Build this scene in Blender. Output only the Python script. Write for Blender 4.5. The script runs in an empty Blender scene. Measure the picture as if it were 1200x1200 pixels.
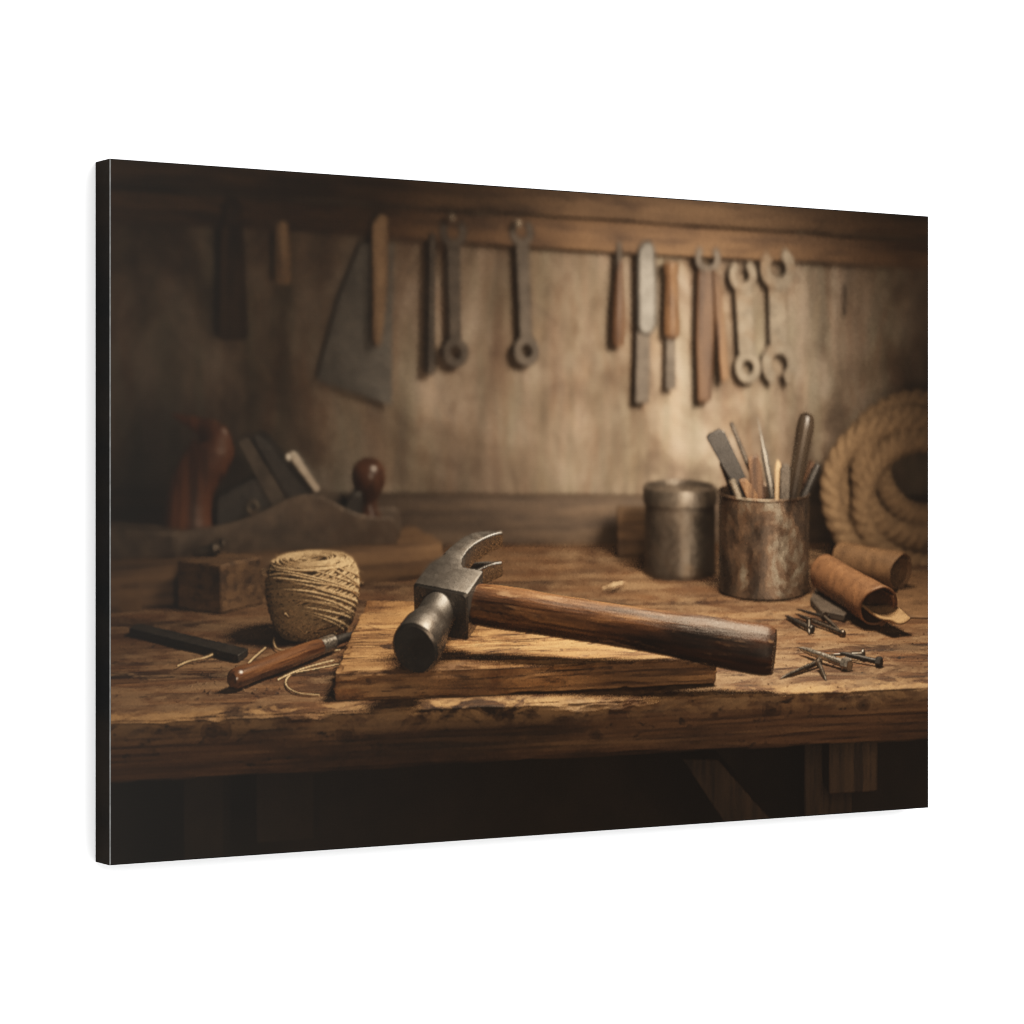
# A gallery-wrapped canvas print hung on a white wall, photographed from its left.
# The print is a flat object and is built as one: a 91 x 61 x 3 cm canvas whose front is ink on cloth.
# What is printed on it (a claw hammer on a workbench) comes from a workshop modelled in code further
# down: the model is exposed once, through a ground glass, onto the print's pixels, then taken away.
import bpy, math, random
import numpy as np
from mathutils import Vector, Matrix, noise

SAMPLES, LENS_POINTS, PRINT_W, PRINT_H = 3, 24, 1200, 800      # how finely the picture is printed
R = math.radians
S = bpy.context.scene

# ------------------------------------------------------------------ camera, light, exposure
PW, PH, PD, PZ = 0.9144, 0.6096, 0.0303, 1.5        # print width, height, depth; height of its centre
FRONT = -0.001 - PD                                 # y of the printed face; the wall is y = 0
cam = bpy.data.objects.new('camera', bpy.data.cameras.new('camera'))
S.collection.objects.link(cam); S.camera = cam
cam.location = (-2.4103 * PH, FRONT - 3.7438 * PH, PZ)
cam.rotation_euler = (R(90), 0, R(-31.9))
cam.data.sensor_width = 36; cam.data.lens = 100.8; cam.data.clip_start = 0.05; cam.data.clip_end = 60

world = bpy.data.worlds.new('World'); S.world = world; world.use_nodes = True
bg = world.node_tree.nodes['Background']
bg.inputs[0].default_value = (1, 1, 1, 1); bg.inputs[1].default_value = 1.6


def area_lamp(name, loc, aim, size, power, col, scene):
    l = bpy.data.lights.new(name, 'AREA'); l.shape = 'SQUARE'; l.size = size; l.energy = power; l.color = col
    o = bpy.data.objects.new(name, l); o.location = loc
    o.rotation_euler = (Vector(aim) - Vector(loc)).to_track_quat('-Z', 'Y').to_euler()
    scene.collection.objects.link(o); return o


area_lamp('softbox', (1.0, -2.5, 2.7), (0, 0, PZ), 1.8, 45, (1, 1, 1), S)
S.view_settings.view_transform = 'Standard'; S.view_settings.look = 'None'
S.cycles.pixel_filter_type = 'BLACKMAN_HARRIS'; S.cycles.filter_width = 1.1
S.view_settings.exposure = 0; S.view_settings.gamma = 1; S.view_settings.use_curve_mapping = False
LIGHT_ON_PRINT = 2.0                                # what the lamps above put on the printed face

# ------------------------------------------------------------------ the workshop in the picture
# Picture units: the print's height is 1, s runs 0..1.5 to the right, v runs 0..1 downward.
# Workshop: metres, X right, Y away from the eye, Z up from the bench top.
W = bpy.data.scenes.new('workshop')
FOC, EYE_Z, HZ = 3.2, 0.38, -0.027


def pic(px, py):                                    # a point measured on the photograph -> picture units
    xr = (px - 600) / 3360.0
    s = (xr * 4.0565 + .5679) / (.849 - .528 * xr)
    return s, (py - 600) / 3360.0 * (4.0565 + .528 * s) + .5


def at(px, py, Y):                                  # ... at distance Y in the workshop
    s, v = pic(px, py)
    return Vector(((s - .75) * Y / FOC, Y, EYE_Z - (v - HZ) * Y / FOC))


def on(px, py, z=0.0):                              # ... at height z in the workshop
    s, v = pic(px, py)
    return at(px, py, FOC * (EYE_Z - z) / (v - HZ))


def fbm(p, o=4): return noise.fractal(p, 1.0, 2.0, o)


# ---- materials
def mat(name, metallic=0.0, rough=0.6):
    m = bpy.data.materials.new(name); m.use_nodes = True
    b = m.node_tree.nodes['Principled BSDF']
    b.inputs['Metallic'].default_value = metallic; b.inputs['Roughness'].default_value = rough
    return m, m.node_tree, b


def noise_node(nt, scale, size=1.0, detail=6, rough=.6, dist=0.0):
    tc = nt.nodes.new('ShaderNodeTexCoord'); mp = nt.nodes.new('ShaderNodeMapping')
    mp.inputs['Scale'].default_value = scale
    n = nt.nodes.new('ShaderNodeTexNoise'); n.inputs['Scale'].default_value = size
    n.inputs['Detail'].default_value = detail; n.inputs['Roughness'].default_value = rough
    n.inputs['Distortion'].default_value = dist
    nt.links.new(tc.outputs['Object'], mp.inputs['Vector']); nt.links.new(mp.outputs[0], n.inputs['Vector'])
    return n.outputs['Fac']


def ramp(nt, fac, stops):
    r = nt.nodes.new('ShaderNodeValToRGB'); e = r.color_ramp.elements
    while len(e) < len(stops): e.new(0.5)
    for el, (p, c) in zip(e, stops):
        el.position = p; el.color = (*c, 1) if len(c) == 3 else c
    nt.links.new(fac, r.inputs[0]); return r.outputs[0]


def mix(nt, a, b, fac, mode='MIX'):
    m = nt.nodes.new('ShaderNodeMix'); m.data_type = 'RGBA'; m.blend_type = mode
    for sock, val in ((m.inputs[0], fac), (m.inputs[6], a), (m.inputs[7], b)):
        if isinstance(val, (int, float)): sock.default_value = val
        elif isinstance(val, tuple): sock.default_value = (*val, 1)
        else: nt.links.new(val, sock)
    return m.outputs[2]


def bump(nt, b, fac, strength, dist=.002):
    n = nt.nodes.new('ShaderNodeBump'); n.inputs['Strength'].default_value = strength
    n.inputs['Distance'].default_value = dist
    nt.links.new(fac, n.inputs['Height'])
    prev = b.inputs['Normal'].links
    if prev: nt.links.new(prev[0].from_socket, n.inputs['Normal'])
    nt.links.new(n.outputs[0], b.inputs['Normal'])


def wood(name, dark, mid, light, axis='x', rough=.6, bmp=.5, grime=.6, fine=260, spec=.35):
    m, nt, b = mat(name, 0, rough)
    lo = {'x': (3, 60, 60), 'y': (60, 3, 60), 'z': (60, 60, 3)}[axis]
    hi = {'x': (9, fine, fine), 'y': (fine, 9, fine), 'z': (fine, fine, 9)}[axis]
    g = noise_node(nt, lo, 1, 8, .65, .7); f = noise_node(nt, hi, 1, 5, .7)
    blot = noise_node(nt, {'x': (7, 16, 16), 'y': (16, 7, 16), 'z': (16, 16, 7)}[axis], 1, 5, .6, .4)
    c = ramp(nt, g, [(.3, dark), (.5, mid), (.72, light)])
    c = mix(nt, c, ramp(nt, f, [(.39, (.22, .18, .16)), (.52, (.9, .88, .86)), (.66, (1.0, 1, 1))]), .85, 'MULTIPLY')
    c = mix(nt, c, ramp(nt, blot, [(.34, (.22, .2, .19)), (.56, (1, 1, 1))]), grime, 'MULTIPLY')
    nt.links.new(c, b.inputs['Base Color']); b.inputs['Specular IOR Level'].default_value = spec
    bump(nt, b, f, bmp, .0015); bump(nt, b, g, bmp, .002)
    return m


def steel(name, dark, light, rough=.42, scale=60, rust=None, metallic=.9, bmp=.15, rv=1.0):
    m, nt, b = mat(name, metallic, rough)
    n = noise_node(nt, (1, 1, 1), scale, 7, .65); n2 = noise_node(nt, (1, 1, 1), scale * 6, 4, .6)
    c = ramp(nt, n, [(.35, dark), (.65, light)])
    if rust:
        k = noise_node(nt, (1, 1, 1), scale * .45, 8, .7, .5)
        c = mix(nt, c, rust, ramp(nt, k, [(.5, (0, 0, 0)), (.62, (1, 1, 1))]))
    nt.links.new(c, b.inputs['Base Color'])
    r = ramp(nt, n2, [(.3, (rough - .12 * rv,) * 3), (.7, (rough + .2 * rv,) * 3)]); nt.links.new(r, b.inputs['Roughness'])
    bump(nt, b, n2, bmp, .0006); bump(nt, b, n, bmp, .001)
    return m


def plain(name, c, rough=.7, var=.35, scale=90, bmp=.3):
    m, nt, b = mat(name, 0, rough)
    n = noise_node(nt, (1, 1, 1), scale, 6, .65)
    d = tuple(x * (1 - var) for x in c); l = tuple(min(1, x * (1 + var)) for x in c)
    nt.links.new(ramp(nt, n, [(.32, d), (.68, l)]), b.inputs['Base Color']); bump(nt, b, n, bmp, .001)
    b.inputs['Specular IOR Level'].default_value = .3
    return m


# ---- shapes: each returns (vertices, faces)
def join(*ms):
    V, F = [], []
    for v, f in ms:
        k = len(V); V += [tuple(p) for p in v]; F += [tuple(i + k for i in q) for q in f]
    return V, F


def loft(rings, caps=True):
    n = len(rings[0]); V = [tuple(p) for r in rings for p in r]; F = []
    for i in range(len(rings) - 1):
        for j in range(n):
            k = (j + 1) % n; F.append((i * n + j, i * n + k, (i + 1) * n + k, (i + 1) * n + j))
    if caps: F += [tuple(reversed(range(n))), tuple(range((len(rings) - 1) * n, len(rings) * n))]
    return V, F


def lathe(prof, n=40, caps=True):                   # profile of (radius, z)
    return loft([[(r * math.cos(2 * math.pi * j / n), r * math.sin(2 * math.pi * j / n), z) for j in range(n)] for r, z in prof], caps)


def along(a, b):                                    # matrix taking local z to the line a -> b
    d = (b - a); return Matrix.Translation(a) @ d.to_track_quat('Z', 'Y').to_matrix().to_4x4()


def tube(path, rad, n=8, closed=False):
    P = [Vector(p) for p in path]; m = len(P); rings = []
    up = Vector((0.13, 0.21, 1)).normalized()
    for i, p in enumerate(P):
        a = P[(i - 1) % m] if closed or i else P[0]; c = P[(i + 1) % m] if closed or i < m - 1 else P[-1]
        t = (c - a).normalized()
        u = t.cross(up)
        u = u.normalized() if u.length > 1e-4 else Vector((1, 0, 0))
        up = u.cross(t).normalized()
        r = rad[i] if isinstance(rad, (list, tuple)) else rad
        rings.append([p + r * (math.cos(2 * math.pi * j / n) * u + math.sin(2 * math.pi * j / n) * up) for j in range(n)])
    if closed: rings.append(rings[0])
    return loft(rings, not closed)


def prism(poly, t0, t1):                            # polygon of (x, z) standing between y = t0 and y = t1
    n = len(poly)
    V = [(x, t0, z) for x, z in poly] + [(x, t1, z) for x, z in poly]
    F = [tuple(range(n)), tuple(reversed(range(n, 2 * n)))]
    F += [(i, i + n, (i + 1) % n + n, (i + 1) % n) for i in range(n)]
    return V, F


def ring(cx, cz, r0, r1, a0, a1, t0, t1, n=28):     # flat ring or open jaw between two angles (degrees)
    full = abs(a1 - a0) >= 359.9; V, F = [], []
    for i in range(n + 1):
        a = R(a0 + (a1 - a0) * i / n); c, s = math.cos(a), math.sin(a)
        V += [(cx + r0 * c, t0, cz + r0 * s), (cx + r1 * c, t0, cz + r1 * s), (cx + r1 * c, t1, cz + r1 * s), (cx + r0 * c, t1, cz + r0 * s)]
    for i in range(n):
        for j in range(4):
            k = (j + 1) % 4; F.append((4 * i + j, 4 * i + k, 4 * i + 4 + k, 4 * i + 4 + j))
    if not full: F += [(3, 2, 1, 0), tuple(4 * n + j for j in range(4))]
    return V, F


def box(x0, x1, y0, y1, z0, z1):
    V = [(x, y, z) for z in (z0, z1) for y in (y0, y1) for x in (x0, x1)]
    return V, [(0, 2, 3, 1), (4, 5, 7, 6), (0, 1, 5, 4), (2, 6, 7, 3), (1, 3, 7, 5), (0, 4, 6, 2)]


def roughbox(lx, ly, lz, cell, amp, seed, freq=(6, 25, 60), round_=.004):
    nx, ny, nz = (max(2, int(l / cell)) for l in (lx, ly, lz)); V, F, idx = [], [], {}
    def vid(i, j, k):
        if (i, j, k) not in idx:
            p = Vector((lx * (i / nx - .5), ly * (j / ny - .5), lz * k / nz))
            h = Vector((lx / 2, ly / 2, lz / 2)); c = p - Vector((0, 0, lz / 2))
            q = Vector([max(-(h[a] - round_), min(h[a] - round_, c[a])) for a in range(3)])
            d = c - q
            if d.length > 1e-9: c = q + d.normalized() * round_ if d.length > round_ else c
            edge = sum(abs(c[a]) > h[a] - round_ * 2.2 for a in range(3))
            f = Vector((p.x * freq[0] + seed, p.y * freq[1], p.z * freq[2]))
            dn = d.normalized() if d.length > 1e-9 else Vector()
            crack = max(0, 1 - abs(fbm(Vector((f.x * .55, f.y * .5, f.z * .42 + 4)), 3)) / .04) * .4
            c = c + dn * amp * (fbm(f, 4) - (.9 * max(0, fbm(f * 1.7 + Vector((9, 4, seed)), 3)) * (2.0 if edge > 1 else .2)) - crack)
            idx[(i, j, k)] = len(V); V.append(tuple(c + Vector((0, 0, lz / 2))))
        return idx[(i, j, k)]
    for i in range(nx):
        for j in range(ny):
            F.append((vid(i, j, 0), vid(i, j + 1, 0), vid(i + 1, j + 1, 0), vid(i + 1, j, 0)))
            F.append((vid(i, j, nz), vid(i + 1, j, nz), vid(i + 1, j + 1, nz), vid(i, j + 1, nz)))
    for i in range(nx):
        for k in range(nz):
            F.append((vid(i, 0, k), vid(i + 1, 0, k), vid(i + 1, 0, k + 1), vid(i, 0, k + 1)))
            F.append((vid(i, ny, k), vid(i, ny, k + 1), vid(i + 1, ny, k + 1), vid(i + 1, ny, k)))
    for j in range(ny):
        for k in range(nz):
            F.append((vid(0, j, k), vid(0, j, k + 1), vid(0, j + 1, k + 1), vid(0, j + 1, k)))
            F.append((vid(nx, j, k), vid(nx, j + 1, k), vid(nx, j + 1, k + 1), vid(nx, j, k + 1)))
    return V, F


# ---- what is in the picture: item() opens a printed part, add() models a piece of it
ITEMS = []                                          # [name, label, {sub name: [objects]}]


def item(name, label): ITEMS.append([name, label, {}]); return len(ITEMS) - 1


def add(it, sub, geo, m, M=None, bev=0.0, smooth=True, angle=35, inst=0):
    me = bpy.data.meshes.new(ITEMS[it][0]); me.from_pydata([tuple(p) for p in geo[0]], [], geo[1]); me.update()
    me.materials.append(m)
    o = bpy.data.objects.new(ITEMS[it][0], me); W.collection.objects.link(o)
    if M is not None: o.matrix_world = M
    if bev:
        b = o.modifiers.new('b', 'BEVEL'); b.width = bev; b.segments = 2; b.limit_method = 'ANGLE'; b.angle_limit = R(30)
    if smooth:
        me.shade_smooth(); me.set_sharp_from_angle(angle=R(angle))
    o['item'] = it; o['sub'] = sub; o['inst'] = inst
    return o


MATS = dict(
    bench=wood('bench wood', (.038, .018, .008), (.12, .06, .027), (.26, .155, .077), 'x', .62, .8, .9, 420, .25),
    board=wood('board wood', (.21, .112, .047), (.4, .232, .105), (.56, .365, .185), 'x', .62, .7, .65, 360, .25),
    rail=wood('rail wood', (.07, .04, .02), (.15, .088, .044), (.21, .128, .067), 'x', .7, .5, .5, 120),
    beam=wood('beam wood', (.05, .032, .018), (.11, .068, .036), (.16, .1, .055), 'x', .75, .5, .5, 120),
    plank=wood('plank wood', (.07, .042, .022), (.15, .092, .047), (.22, .14, .075), 'x', .7, .5, .5, 140),
    backwood=wood('dark skirting wood', (.032, .021, .013), (.07, .048, .03), (.11, .077, .05), 'x', .7, .5, .5, 140),
    horn=wood('waxed rosewood', (.05, .021, .011), (.14, .056, .025), (.24, .105, .046), 'z', .38, .1, .5, 150, .4),
    planebody=steel('plane body', (.04, .03, .022), (.105, .08, .058), .45, 50, (.05, .034, .022), .3),
    grip=wood('dark greased wood', (.014, .0105, .007), (.03, .022, .0145), (.055, .04, .026), 'z', .34, .2, .4, 140, .5),
    darkoak=wood('dark oak', (.02, .012, .007), (.045, .027, .014), (.075, .046, .024), 'z', .7, .5, .5, 140),
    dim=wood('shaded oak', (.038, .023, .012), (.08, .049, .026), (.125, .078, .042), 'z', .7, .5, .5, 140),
    handle=wood('hammer handle ash', (.022, .012, .007), (.165, .075, .029), (.5, .265, .105), 'z', .46, .28, 1.0, 420, .28),
    tote=wood('polished rosewood', (.03, .012, .006), (.08, .033, .016), (.14, .062, .028), 'z', .3, .1, .3, 150, .6),
    awl=wood('oiled walnut', (.06, .026, .012), (.16, .075, .032), (.27, .14, .06), 'z', .24, .1, .5, 200, .8),
    peg=wood('pale handle wood', (.34, .23, .14), (.5, .36, .225), (.62, .47, .31), 'z', .6, .3, .4, 120),
    brown=wood('brown handle wood', (.05, .026, .014), (.1, .054, .028), (.145, .083, .045), 'z', .5, .3, .4, 120),
    orange=wood('orange handle wood', (.11, .058, .027), (.18, .1, .05), (.24, .145, .075), 'z', .5, .3, .4, 120),
    steel=steel('dark forged steel', (.1, .098, .095), (.165, .162, .157), .38, 26, (.085, .076, .068), .84, bmp=.01, rv=.3),
    bright=steel('worn bright steel', (.25, .238, .215), (.4, .38, .345), .32, 90, bmp=.02),
    black=steel('blackened iron', (.006, .0055, .005), (.017, .016, .0145), .5, 60, None, .15),
    wrench=steel('old wrench steel', (.095, .082, .063), (.19, .163, .127), .5, 60, (.11, .075, .046), .5),
    darkwrench=steel('grimy wrench steel', (.035, .03, .025), (.095, .082, .068), .5, 60, None, .6),
    saw=steel('saw plate', (.1, .098, .09), (.185, .18, .165), .5, 30, None, .5),
    nail=steel('nail iron', (.075, .065, .056), (.15, .134, .114), .36, 140, (.085, .062, .045), bmp=.0),
    tin=steel('tarnished tin', (.05, .042, .034), (.12, .103, .084), .36, 30, (.085, .06, .038), .75),
    twine=plain('jute twine', (.42, .31, .185), .85, .3, 300, .5),
    core=plain('jute core', (.1, .068, .038), .9, .3, 300, .5),
    rope=plain('hemp rope', (.165, .11, .062), .9, .35, 160, .6),
    leather=plain('tan leather', (.13, .066, .032), .55, .35, 60, .3),
    leather2=plain('brown leather', (.13, .077, .04), .6, .35, 60, .3),
    leatherin=plain('leather flesh side', (.26, .165, .085), .8, .3, 80, .4),
    scrap=plain('dark leather scrap', (.045, .037, .03), .7, .3, 60, .3),
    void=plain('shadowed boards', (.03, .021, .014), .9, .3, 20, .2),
)
nt = MATS['handle'].node_tree; b = nt.nodes['Principled BSDF']                 # years of hands: the grip end is grimed dark
tc = nt.nodes.new('ShaderNodeTexCoord'); sxyz = nt.nodes.new('ShaderNodeSeparateXYZ'); nt.links.new(tc.outputs['Object'], sxyz.inputs[0])
k = noise_node(nt, (22, 22, 10), 1, 6, .65, .5); ad = nt.nodes.new('ShaderNodeMath'); ad.operation = 'MULTIPLY_ADD'
nt.links.new(k, ad.inputs[0]); ad.inputs[1].default_value = .22; nt.links.new(sxyz.outputs[2], ad.inputs[2])
g = ramp(nt, ad.outputs[0], [(.21, (0, 0, 0)), (.33, (1, 1, 1))])
prev = b.inputs['Base Color'].links[0].from_socket
prev = mix(nt, prev, mix(nt, prev, (.36, .3, .27), 1.0, 'MULTIPLY'), g)
prev = mix(nt, prev, ramp(nt, noise_node(nt, (85, 85, 13), 1, 6, .7, .6), [(.37, (.16, .11, .09)), (.47, (1, 1, 1))]), .85, 'MULTIPLY')
prev = mix(nt, prev, (.36, .23, .13), mix(nt, (0, 0, 0), (.45, .45, .45), ramp(nt, noise_node(nt, (120, 120, 16), 1, 5, .7, .3), [(.58, (0, 0, 0)), (.66, (1, 1, 1))])))
nt.links.new(prev, b.inputs['Base Color'])
nt = MATS['board'].node_tree; b = nt.nodes['Principled BSDF']                  # stains and splits of the old board
prev = b.inputs['Base Color'].links[0].from_socket
prev = mix(nt, prev, ramp(nt, noise_node(nt, (11, 16, 40), 1, 7, .68, .8), [(.35, (.34, .25, .18)), (.5, (1, 1, 1))]), .8, 'MULTIPLY')
prev = mix(nt, prev, ramp(nt, noise_node(nt, (9, 70, 110), 1, 5, .62, 1.0), [(.36, (.08, .055, .04)), (.41, (1, 1, 1))]), .85, 'MULTIPLY')
prev = mix(nt, prev, ramp(nt, noise_node(nt, (70, 90, 150), 1, 4, .6), [(.3, (.12, .09, .07)), (.36, (1, 1, 1))]), .7, 'MULTIPLY')
nt.links.new(prev, b.inputs['Base Color'])
nt = MATS['bench'].node_tree; b = nt.nodes['Principled BSDF']                  # knots and raw, splintered wood on the bench's edge
tc = nt.nodes.new('ShaderNodeTexCoord'); prev = b.inputs['Base Color'].links[0].from_socket
sp_ = nt.nodes.new('ShaderNodeSeparateXYZ'); nt.links.new(tc.outputs['Object'], sp_.inputs[0])
raw = noise_node(nt, (26, 26, 60), 1, 7, .7, .6); rz_ = ramp(nt, sp_.outputs[2], [(0, (0, 0, 0)), (1, (1, 1, 1))])
mz = nt.nodes.new('ShaderNodeMapRange'); mz.inputs[1].default_value = -.017; mz.inputs[2].default_value = -.004; nt.links.new(sp_.outputs[2], mz.inputs[0])
my = nt.nodes.new('ShaderNodeMapRange'); my.inputs[1].default_value = 1.51; my.inputs[2].default_value = 1.49; nt.links.new(sp_.outputs[1], my.inputs[0])
mm = nt.nodes.new('ShaderNodeMath'); mm.operation = 'MULTIPLY'; nt.links.new(mz.outputs[0], mm.inputs[0]); nt.links.new(my.outputs[0], mm.inputs[1])
m2 = nt.nodes.new('ShaderNodeMath'); m2.operation = 'MULTIPLY'; nt.links.new(mm.outputs[0], m2.inputs[0])
nt.links.new(ramp(nt, raw, [(.45, (0, 0, 0)), (.56, (1, 1, 1))]), m2.inputs[1])
prev = mix(nt, prev, (.3, .185, .09), m2.outputs[0])
scuff = noise_node(nt, (15, 30, 30), 1, 8, .72, .8)                            # dust and scuffs
prev = mix(nt, prev, mix(nt, prev, (.25, .17, .1), .55), mix(nt, (0, 0, 0), ramp(nt, scuff, [(.46, (0, 0, 0)), (.6, (1, 1, 1))]), mz.outputs[0]))
pits = noise_node(nt, (60, 60, 130), 1, 5, .7)
prev = mix(nt, prev, ramp(nt, pits, [(.33, (.1, .08, .07)), (.4, (1, 1, 1))]), .8, 'MULTIPLY')
kd = noise_node(nt, (1, 1, 1), 70, 4, .6)
for px, py, w_ in ((408, 862, .017), (903, 832, .02), (1012, 826, .014), (252, 856, .022), (700, 862, .011), (585, 838, .012), (838, 838, .008)):
    c_ = at(px, py, 1.478); v_ = nt.nodes.new('ShaderNodeVectorMath'); v_.operation = 'SUBTRACT'; nt.links.new(tc.outputs['Object'], v_.inputs[0]); v_.inputs[1].default_value = c_
    v2 = nt.nodes.new('ShaderNodeVectorMath'); v2.operation = 'MULTIPLY'; nt.links.new(v_.outputs[0], v2.inputs[0]); v2.inputs[1].default_value = (1 / w_, 1 / w_, 1.5 / w_)
    v3 = nt.nodes.new('ShaderNodeVectorMath'); v3.operation = 'LENGTH'; nt.links.new(v2.outputs[0], v3.inputs[0])
    a_ = nt.nodes.new('ShaderNodeMath'); a_.operation = 'MULTIPLY_ADD'; nt.links.new(kd, a_.inputs[0]); a_.inputs[1].default_value = .9; nt.links.new(v3.outputs['Value'], a_.inputs[2])
    prev = mix(nt, prev, ramp(nt, a_.outputs[0], [(.5, (.1, .08, .07)), (.66, (.45, .4, .37)), (.74, (.26, .22, .2)), (.86, (.75, .7, .66)), (.93, (.45, .41, .38)), (1.0, (1, 1, 1))]), .9, 'MULTIPLY')
nt.links.new(prev, b.inputs['Base Color'])
m, nt, b = mat('rusty can tin', .45, .42)
k = noise_node(nt, (1, 1, .8), 24, 10, .7, .4)
c = ramp(nt, k, [(.36, (.022, .018, .015)), (.47, (.055, .038, .026)), (.54, (.105, .068, .043)), (.6, (.16, .14, .11)), (.72, (.35, .32, .26))])
k2 = noise_node(nt, (1, 1, .5), 70, 7, .68)
c = mix(nt, c, ramp(nt, k2, [(.36, (.3, .24, .2)), (.55, (1, 1, 1))]), .8, 'MULTIPLY')
nt.links.new(c, b.inputs['Base Color']); bump(nt, b, k, .4, .001)
nt.links.new(ramp(nt, k2, [(.3, (.28,) * 3), (.7, (.6,) * 3)]), b.inputs['Roughness'])
MATS['can'] = m
m, nt, b = mat('stained plaster', 0, .85)
k = noise_node(nt, (9, 9, 1.7), 1, 9, .66, .9); k2 = noise_node(nt, (6, 6, 5), 1, 7, .66, 1.2); k3 = noise_node(nt, (46, 46, 7), 1, 5, .6, .3)
c = ramp(nt, k, [(.3, (.11, .082, .058)), (.45, (.225, .186, .146)), (.56, (.345, .296, .24)), (.72, (.5, .45, .38))])
c = mix(nt, c, ramp(nt, k2, [(.36, (.3, .245, .2)), (.47, (.72, .66, .6)), (.58, (1, 1, 1))]), .9, 'MULTIPLY')
c = mix(nt, c, ramp(nt, k3, [(.38, (.5, .64, .58)), (.6, (1, 1, 1))]), .45, 'MULTIPLY')
k4 = noise_node(nt, (19, 19, 4.5), 1, 6, .62, 1.5); k5 = noise_node(nt, (30, 30, 24), 1, 6, .7, .5)
c = mix(nt, c, ramp(nt, k4, [(.36, (.78, .62, .5)), (.47, (1, .96, .9)), (.55, (.87, .83, .79)), (.66, (1.0, .88, .77))]), .8, 'MULTIPLY')
k6 = noise_node(nt, (4, 4, 5.5), 1, 5, .6, 1.0)
c = mix(nt, c, ramp(nt, k6, [(.38, (.56, .52, .49)), (.5, (.86, .85, .84)), (.6, (1, 1, 1.05))]), .85, 'MULTIPLY')
c = mix(nt, c, ramp(nt, k5, [(.33, (.5, .43, .37)), (.45, (1, 1, 1))]), .6, 'MULTIPLY')
nt.links.new(c, b.inputs['Base Color']); bump(nt, b, k3, .3, .003); bump(nt, b, k2, .3, .006)
MATS['wall'] = m
MT = MATS

# ---- wall, rail, bench
wall_i = item('plaster_wall', 'stained tan plaster wall with vertical streaks behind the hung tools')
add(wall_i, '', box(-.7, .7, 2.14, 2.18, -.05, .9), MT['wall'])
rail_i = item('tool_rail', 'long wooden rail the tools hang from')
add(rail_i, 'rail', roughbox(1.4, .024, .030, .01, .0012, 3, (5, 30, 60), .002), MT['rail'], Matrix.Translation((0, 2.130, .3025)))
add(rail_i, 'beam', roughbox(1.4, .03, .15, .012, .0016, 8, (5, 30, 30), .003), MT['beam'], Matrix.Translation((0, 2.136, .3355)))
back_i = item('back_board', 'low dark brown board standing along the wall at the back of the bench')
add(back_i, '', roughbox(1.4, .025, .05, .01, .0012, 5, (5, 30, 40), .003), MT['backwood'], Matrix.Translation((0, 2.115, 0)))

bench_i = item('workbench', 'thick worn wooden workbench with a chipped front edge')
NX, FE, FB = 560, 1.478, .0388
xs = np.linspace(-.46, .46, NX + 1)
rows = []                                           # (kind, parameter) from back to front, then down
ys = list(np.linspace(2.2, 1.62, 60)) + list(np.linspace(1.615, 1.595, 14)) + list(np.linspace(1.59, 1.494, 32))
zs = list(np.linspace(-.012, -FB, 22))
V, F = [], []
nrow = len(ys) + 12 + len(zs) + 3
for x in xs:
    chip = max(0, fbm(Vector((x * 9, 1.3, 0)), 5)) * 1.0 + max(0, fbm(Vector((x * 34, 7.3, 2)), 3)) * .45
    r = .0022 + .007 * min(1.25, max(0, chip - .12))
    low = .0022 * fbm(Vector((x * 5, 3.1, 6)), 4)
    col = []
    for y in ys:
        z = .0009 * fbm(Vector((x * 5, y * 40, .3)), 4)
        gap = abs(y - (1.605 + .0015 * fbm(Vector((x * 8, 0, 4)), 3)))
        if gap < .0022 and fbm(Vector((x * 3.3, 5, 1)), 2) > -.35: z -= .004 * (1 - gap / .0022)
        if y < 1.53: z -= (.0018 * max(0, fbm(Vector((x * 14, y * 60, 1)), 4))) * (1.53 - y) / .04
        col.append((x, y, z))
    for a in range(12):
        t = math.pi / 2 * a / 11
        rr = r * (1 + .35 * fbm(Vector((x * 60, a * .35, 2)), 3))
        col.append((x, FE + rr - rr * math.sin(t) + .0012 * fbm(Vector((x * 6, a * .5, 9)), 3), -rr + rr * math.cos(t)))
    for z in zs:
        d = .0007 * fbm(Vector((x * 4, 2, z * 260)), 5) + .0008 * fbm(Vector((x * 9, 2, z * 60)), 3)
        q_ = (z + FB) / (FB - .012); col.append((x, FE + d, -FB + low + q_ * (FB - low - rr * 1.04)))
    zb = -FB - .0005 + low + .0012 * fbm(Vector((x * 18, 8, 0)), 3)
    col += [(x, FE + .003, zb - .002), (x, FE + .012, zb - .004), (x, 2.2, -.045)]
    V += col
nrow = len(V) // (NX + 1)
for i in range(NX):
    for j in range(nrow - 1):
        F.append((i * nrow + j, i * nrow + j + 1, (i + 1) * nrow + j + 1, (i + 1) * nrow + j))
add(bench_i, 'bench_top', (V, F), MT['bench'], angle=60)
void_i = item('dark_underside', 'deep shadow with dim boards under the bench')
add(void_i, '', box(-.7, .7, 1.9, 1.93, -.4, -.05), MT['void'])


def legbox(px0, py0, px1, py1, Y, d, sub, mt='dim'):
    a, c = at(px0, py0, Y), at(px1, py1, Y)
    add(bench_i, sub, box(a.x, c.x, Y, Y + d, min(a.z, c.z), max(a.z, c.z)), MT[mt], bev=.002, inst=px0)


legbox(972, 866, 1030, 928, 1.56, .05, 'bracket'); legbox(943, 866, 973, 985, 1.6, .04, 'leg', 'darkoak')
legbox(972, 925, 1000, 985, 1.62, .03, 'leg', 'darkoak'); legbox(300, 895, 368, 985, 1.7, .04, 'leg', 'void'); legbox(215, 905, 262, 1030, 1.72, .04, 'leg', 'void')  # legs coloured darker to paint the shade under the bench
pa = [at(*p, 1.62) for p in ((800, 890), (842, 890), (925, 985), (862, 985))]
add(bench_i, 'brace', prism([(p.x, p.z) for p in pa], 1.62, 1.65), MT['darkoak'], bev=.002)

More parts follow.
